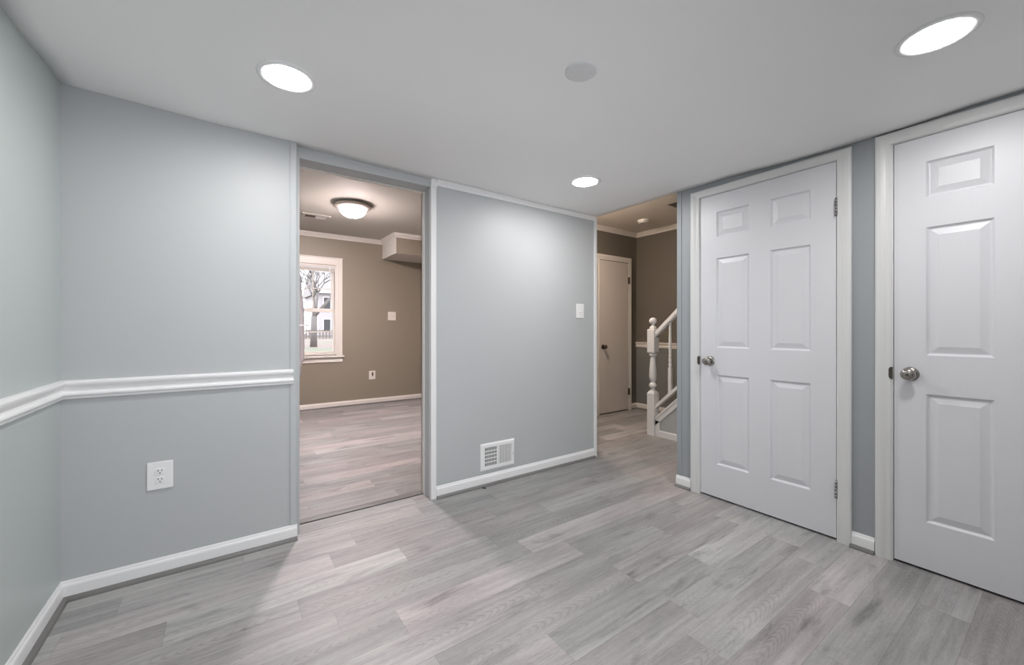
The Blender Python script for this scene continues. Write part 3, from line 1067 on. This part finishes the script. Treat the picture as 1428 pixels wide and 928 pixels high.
VX0, VX1, VZ0, VZ1 = 1.474, 1.771, 0.107, 0.303
root = empty('wall_vent', ((VX0 + VX1) / 2, YA, VZ0), 'white louvred air register low on the wall, half of its slots open', 'vent')
mb = MB()
y = YA
ix0, ix1, iz0, iz1 = VX0 + 0.034, VX1 - 0.030, VZ0 + 0.032, VZ1 - 0.030
xm = (ix0 + ix1) / 2 - 0.006
mb.prism([(VX0, VZ0), (VX1, VZ0), (VX1, VZ0 + 0.001), (VX0, VZ0 + 0.001)], 'y', y - 0.002, y)
# bevelled border
outer = [(VX0, VZ0), (VX1, VZ0), (VX1, VZ1), (VX0, VZ1)]
mid = [(VX0 + 0.01, VZ0 + 0.01), (VX1 - 0.01, VZ0 + 0.01), (VX1 - 0.01, VZ1 - 0.01), (VX0 + 0.01, VZ1 - 0.01)]
inn = [(ix0, iz0), (ix1, iz0), (ix1, iz1), (ix0, iz1)]
loops = []
for pts, d in ((outer, 0.0), (outer, 0.004), (mid, 0.010), (inn, 0.010), (inn, 0.006)):
    loops.append([mb.bm.verts.new((px, y - d, pz)) for px, pz in pts])
for A, Bq in zip(loops, loops[1:]):
    for i in range(4):
        mb.vface([A[i], A[(i + 1) % 4], Bq[(i + 1) % 4], Bq[i]])
mb.box(xm - 0.008, xm + 0.008, y - 0.010, y - 0.0075, iz0, iz1)
mb.build('frame', M['plastic'], root)
mb = MB(); mb.box(ix0 - 0.001, xm, y - 0.0015, y - 0.0005, iz0 - 0.001, iz1 + 0.001)
mb.build('duct_opening', M['black'], root)
NS = 9
pitch = (xm - 0.008 - ix0) / NS
for i in range(NS):
    m = MB(); x = ix0 + pitch * (i + 1)
    m.box(x - pitch * 0.20, x + pitch * 0.20, y - 0.0088, y - 0.0078, iz0, iz1)
    m.build('louver', M['plastic'], root)
for i in range(4):
    m = MB(); z = iz0 + (iz1 - iz0) * (i + 1) / 5
    m.box(ix0, xm - 0.006, y - 0.0078, y - 0.0066, z - 0.0034, z + 0.0034)
    m.build('crossbar', M['plastic'], root)
NS = 8
pitch = (ix1 - xm - 0.008) / NS
m = MB(); m.box(xm, ix1 + 0.001, y - 0.0050, y - 0.0035, iz0 - 0.001, iz1 + 0.001); m.build('damper', M['steel'], root)
for i in range(NS):
    m = MB(); x = xm + 0.008 + pitch * (i + 0.5)
    m.box(x - pitch * 0.32, x + pitch * 0.30, y - 0.0088, y - 0.0078, iz0, iz1)
    m.build('louver', M['plastic'], root)
m = MB(); m.box(VX1 - 0.021, VX1 - 0.013, y - 0.016, y - 0.009, 0.188, 0.206, bev=0.002); m.build('damper_lever', M['plate_grey'], root)

# scrap on the floor below the vent
mb = MB()
mb.tube((1.470, 2.452, 0.006), (1.480, 2.440, 0.005), 0.0045, 0.005, 7); mb.tube((1.480, 2.440, 0.005), (1.490, 2.434, 0.004), 0.005, 0.003, 7)
tag(mb.build('floor_scrap', M['black'], None, (1.48, 2.44, 0)), 'tiny dark scrap on the floor against the baseboard below the vent', 'scrap')

# ------------------------------------------------------------------ back room: flush light, vent, switch, outlet
def flush_light(x, y, label, bowlmat):
    root = empty('flush_ceiling_light', (x, y, H2), label, 'ceiling light')
    m = MB()
    m.lathe([(0.0, 0.0), (0.150, 0.0), (0.168, -0.006), (0.188, -0.018), (0.192, -0.026), (0.186, -0.034), (0.170, -0.044), (0.150, -0.050), (0.142, -0.048), (0.142, -0.02)], (x, y, H2), 'z', 48)
    m.build('metal_ring', M['ring'], root)
    m = MB()
    pr = [(0.141 * math.cos(a), -0.048 - 0.098 * math.sin(a)) for a in [math.pi / 2 * i / 12 for i in range(13)]]
    pr[-1] = (0.0, -0.146)
    m.lathe(pr, (x, y, H2), 'z', 48)
    m.build('glass_bowl', bowlmat, root)
    m = MB()
    m.lathe([(0.0, -0.163), (0.006, -0.162), (0.009, -0.156), (0.006, -0.151), (0.012, -0.147), (0.012, -0.143)], (x, y, H2), 'z', 16)
    m.build('finial', M['nickel'], root)
    return root


flush_light(1.105, 4.590, 'lit glass bowl ceiling light with a nickel ring in the back room', M['bowl'])
flush_light(3.02, 3.05, 'added ceiling light of the hall, out of sight behind the vent wall', M['added_bowl_hall'])  # unseen fixture added to light the hall

root = empty('ceiling_vent', (0.855, 5.32, H2), 'rectangular ceiling register in the back room, its left half dark', 'vent')
mb = MB()
for a in ((0.70, 0.740, 5.24, 5.44), (0.975, 1.01, 5.24, 5.44), (0.74, 0.975, 5.24, 5.285), (0.74, 0.975, 5.40, 5.44), (0.852, 0.866, 5.285, 5.40)):
    mb.box(*a, H2 - 0.008, H2)
mb.build('frame', M['ceil2'], root)
mb = MB(); mb.box(0.74, 0.852, 5.285, 5.40, H2 - 0.002, H2 - 0.0005); mb.build('duct_opening', M['void_brown'], root)
mb = MB(); mb.box(0.866, 0.975, 5.285, 5.40, H2 - 0.0045, H2 - 0.001); mb.build('damper', M['plate_grey'], root)
for i in range(6):
    m = MB(); yy = 5.295 + i * 0.019
    m.box(0.74, 0.852, yy, yy + 0.004, H2 - 0.007, H2 - 0.003); m.build('louver', M['bronze'], root)

root = empty('light_switch', (2.087, YF, 1.275), 'cream double switch plate on the taupe far wall', 'light switch')
mb = MB(); mb.box(2.025, 2.149, YF - 0.007, YF, 1.275, 1.407, bev=0.004); mb.build('wall_plate', M['cream'], root)
for x in (2.064, 2.110):
    m = MB(); m.box(x - 0.006, x + 0.006, YF - 0.015, YF - 0.006, 1.330, 1.352, bev=0.001); m.build('toggle', M['plate_grey'], root)

root = empty('wall_outlet', (1.784, YF, 0.372), 'cream outlet low on the taupe far wall, a dark plug in it', 'outlet')
mb = MB(); mb.box(1.736, 1.832, YF - 0.007, YF, 0.372, 0.500, bev=0.004); mb.build('wall_plate', M['cream'], root)
duplex(root, 1.784, 0.436, YF - 0.007, ('cream', 'black'), 1.2)
mb = MB(); mb.box(1.776, 1.796, YF - 0.028, YF - 0.0095, 0.425, 0.478, bev=0.003); mb.build('plug', M['bronze'], root)

# ------------------------------------------------------------------ hall: smoke detector, staircase
root = empty('smoke_detector', (4.245, 3.165, H2), 'round white smoke detector on the hall ceiling', 'smoke detector')
mb = MB(); mb.lathe([(0.0, -0.040), (0.045, -0.040), (0.060, -0.034), (0.068, -0.022), (0.072, -0.010), (0.074, 0.0), (0, 0)], (4.245, 3.165, H2), 'z', 36)
mb.build('housing', M['cream'], root)
mb = MB(); mb.lathe([(0.045, -0.0405), (0.047, -0.042), (0.055, -0.040), (0.055, -0.036)], (4.245, 3.165, H2), 'z', 36)
mb.build('vent_ring', M['plate_grey'], root)

NXc, NYc = 3.721, 2.655
SX0, SX1 = 3.700, 3.745
root = empty('staircase', (NXc, NYc, 0), 'white staircase with turned newel post and balusters in the hall', 'staircase')
SL = 0.925                      # rise per metre along -y


def sq(m, cx, cy, h, z0, z1, c=0.006):
    pts = [(cx - h, cy - h + c), (cx - h + c, cy - h), (cx + h - c, cy - h), (cx + h, cy - h + c), (cx + h, cy + h - c), (cx + h - c, cy + h), (cx - h + c, cy + h), (cx - h, cy + h - c)]
    m.prism(pts, 'z', z0, z1)


def pyramid(m, cx, cy, h0, z0, h1, z1):
    A = [m.bm.verts.new((cx + a * h0, cy + b * h0, z0)) for a, b in ((-1, -1), (1, -1), (1, 1), (-1, 1))]
    Bq = [m.bm.verts.new((cx + a * h1, cy + b * h1, z1)) for a, b in ((-1, -1), (1, -1), (1, 1), (-1, 1))]
    for i in range(4): m.vface([A[i], A[(i + 1) % 4], Bq[(i + 1) % 4], Bq[i]])
    m.vface(Bq)


mb = MB()
sq(mb, NXc, NYc, 0.0445, 0.0, 0.445, 0.002)
pyramid(mb, NXc, NYc, 0.0445, 0.445, 0.026, 0.475)
mb.lathe([(0.026, 0.470), (0.026, 0.486), (0.022, 0.495), (0.024, 0.503), (0.033, 0.511), (0.040, 0.523), (0.0415, 0.534), (0.039, 0.546), (0.031, 0.557), (0.024, 0.563),
          (0.024, 0.570), (0.031, 0.576), (0.037, 0.600), (0.0395, 0.635), (0.039, 0.665), (0.036, 0.72), (0.031, 0.775), (0.0275, 0.82), (0.027, 0.838), (0.034, 0.846), (0.038, 0.852),
          (0.039, 0.862), (0.036, 0.870), (0.030, 0.876), (0.030, 0.884)], (NXc, NYc, 0), 'z', 32)
pyramid(mb, NXc, NYc, 0.034, 0.874, 0.0445, 0.888)
sq(mb, NXc, NYc, 0.0445, 0.888, 1.128, 0.004)
pyramid(mb, NXc, NYc, 0.0445, 1.128, 0.034, 1.136)
mb.lathe([(0.036, 1.134), (0.037, 1.146), (0.032, 1.160), (0.022, 1.168)], (NXc, NYc, 0), 'z', 28)
np_ = mb.build('newel_post', M['trim'], root)
mb = MB()
mb.lathe([(0.022, 1.166), (0.0155, 1.174), (0.0155, 1.184), (0.028, 1.190), (0.038, 1.204), (0.0405, 1.219), (0.038, 1.235), (0.028, 1.249), (0.014, 1.256), (0.0, 1.2575)], (NXc, NYc, 0), 'z', 28)
mb.build('finial', M['trim'], np_)


def slope_bar(m, x0, x1, y_a, y_b, zb, zt):
    """bar rising toward -y; zb/zt are heights at y = 2.61."""
    f = lambda yy, z: z + (2.61 - yy) * SL
    m.prism([(y_a, f(y_a, zb)), (y_a, f(y_a, zt)), (y_b, f(y_b, zt)), (y_b, f(y_b, zb))], 'x', x0, x1)


YEND = 1.20
mb = MB()
slope_bar(mb, NXc - 0.030, NXc + 0.030, 2.611, YEND, 1.062, 1.108)
slope_bar(mb, NXc - 0.024, NXc + 0.024, 2.611, YEND, 1.046, 1.064)
slope_bar(mb, NXc - 0.020, NXc + 0.020, 2.611, YEND, 1.106, 1.116)
mb.build('handrail', M['trim'], root)
mb = MB()
slope_bar(mb, NXc - 0.030, NXc + 0.030, 2.611, YEND, 0.290, 0.316)
slope_bar(mb, NXc - 0.024, NXc + 0.024, 2.611, YEND, 0.316, 0.330)
mb.build('bottom_rail', M['trim'], root)


def baluster(yb):
    m = MB()
    z0 = 0.322 + (2.61 - yb) * SL
    z1 = 1.055 + (2.61 - yb) * SL
    sq(m, NXc, yb, 0.0165, z0 - 0.015, z0 + 0.265, 0.003)
    p = [(0.0165, 0.265), (0.012, 0.275), (0.0165, 0.285), (0.0185, 0.295), (0.0165, 0.305), (0.011, 0.312), (0.0145, 0.325), (0.0165, 0.345), (0.0155, 0.36), (0.011, 0.372),
         (0.016, 0.380), (0.0165, 0.392), (0.012, 0.402), (0.0135, 0.42), (0.0155, 0.47), (0.0150, 0.56), (0.0125, 0.64), (0.0115, 0.655), (0.0155, 0.665), (0.012, 0.675), (0.0125, 0.70), (0.0115, z1 - z0)]
    m.lathe([(r, z0 + h) for r, h in p], (NXc, yb, 0), 'z', 18)
    return m.build('baluster', M['trim'], root)


for yb in (2.450, 2.335, 2.220, 2.105, 1.990, 1.875):
    baluster(yb)
# closed stringer: grey panel framed with white boards
f0 = lambda yy, z: z + (2.61 - yy) * SL
mb = MB()
mb.prism([(2.61, 0.0), (2.61, 0.18), (YEND, f0(YEND, 0.18)), (YEND, 0.0)], 'x', SX0 + 0.004, SX1)
mb.build('stringer_panel', M['wall'], root)
mb = MB()
slope_bar(mb, SX0 - 0.010, SX1 + 0.012, 2.612, YEND, 0.178, 0.200)
mb.build('stringer_cap', M['trim'], root)
mb = MB()
slope_bar(mb, SX0 - 0.004, SX0 + 0.006, 2.612, YEND, 0.113, 0.179)
slope_bar(mb, SX0 - 0.007, SX0 + 0.006, 2.612, YEND, 0.166, 0.179)
mb.box(SX0 - 0.004, SX0 + 0.006, 2.560, 2.612, 0.0, 0.165)
mb.build('panel_frame', M['trim'], root)
mb = MB()
mb.sweep([(0, 0.0), (0.012, 0), (0.012, 0.055), (0.006, 0.067), (0, 0.067)], [(SX0 + 0.004, 2.562), (SX0 + 0.004, YEND)], -1)
mb.build('panel_baseboard', M['trim'], root)
mb = MB()
for i in range(11):
    ya = 2.585 - i * 0.2108
    mb.box(SX1, XH - 0.002, ya - 0.2108, ya, 0.0 if i == 0 else i * 0.195 - 0.05, (i + 1) * 0.195)
mb.build('steps', M['carpet'], root)

# ------------------------------------------------------------------ outdoors, seen through the far window
mb = MB()
n = 24
gv = [[mb.bm.verts.new((-30 + 90 * i / n, YF + 0.3 + 75 * j / n, -0.2 + 0.6 * min(1.0, (75 * j / n) / 15.0) + 0.03 * math.sin(i * 2.1 + j))) for j in range(n + 1)] for i in range(n + 1)]
for i in range(n):
    for j in range(n):
        mb.vface([gv[i][j], gv[i + 1][j], gv[i + 1][j + 1], gv[i][j + 1]])
tag(mb.build('lawn', M['ground']), 'pale lawn strewn with leaves outside the far window', 'lawn', kind='structure')


def tree(x, y, z, h, r, seed, label, spread=1.0):
    rnd = random.Random(seed)
    m = MB()

    def grow(p, d, ln, r, depth):
        q = p + d * ln
        m.tube(p, q, r, r * 0.72, 6 if r < 0.05 else 9)
        if depth == 0: return
        k = 3
        for _ in range(k):
            a = Vector((rnd.uniform(-1, 1), rnd.uniform(-0.8, 0.8), rnd.uniform(-0.2, 0.5))) * 0.85 * spread
            grow(q, (d + a).normalized(), ln * rnd.uniform(0.6, 0.82), r * 0.52, depth - 1)
    grow(Vector((x, y, z)), Vector((0.02, 0, 1)), h, r, 6)
    return tag(m.build('bare_tree', M['bark'], None, (x, y, z)), label, 'tree')


# positions follow the sight lines from the room through the window
tree(3.20, 20.5, 0.30, 1.45, 0.16, 5, 'large bare branching tree just outside the far window')
tree(3.55, 34.0, 0.30, 2.0, 0.16, 11, 'smaller bare tree farther off on the lawn at left')

root = empty('house', (12.0, 42.0, 0.3), 'pale neighbouring house with dark windows beyond the tree', 'house')
mb = MB(); mb.box(7.0, 17.0, 42.0, 50.0, 0.1, 4.7); mb.build('wall', M['siding'], root)
mb = MB(); mb.prism([(41.5, 4.6), (46.0, 7.2), (50.5, 4.6)], 'x', 6.7, 17.3); mb.build('roof', M['roof'], root)
for x in (7.35, 9.0, 11.2):
    for z in (0.9, 3.0):
        m = MB(); m.box(x, x + 0.75, 41.94, 42.01, z, z + 1.3); wf = m.build('window', M['trim'], root)
        m = MB(); m.box(x + 0.08, x + 0.67, 41.92, 41.95, z + 0.08, z + 1.22); m.build('pane', M['darkglass'], wf)
root = empty('fence', (5.0, 36.0, 0.35), 'low wooden fence in front of the neighbouring house', 'fence')
mb = MB()
for z in (0.55, 0.95): mb.box(-2.0, 12.0, 36.0, 36.05, z, z + 0.1)
mb.build('rail', M['fence'], root)
for i in range(56):
    m = MB(); x = -2 + i * 0.25
    m.prism([(x, 0.2), (x + 0.14, 0.2), (x + 0.14, 1.05), (x + 0.07, 1.14), (x, 1.05)], 'y', 35.97, 36.0)
    m.build('picket', M['fence'], root)
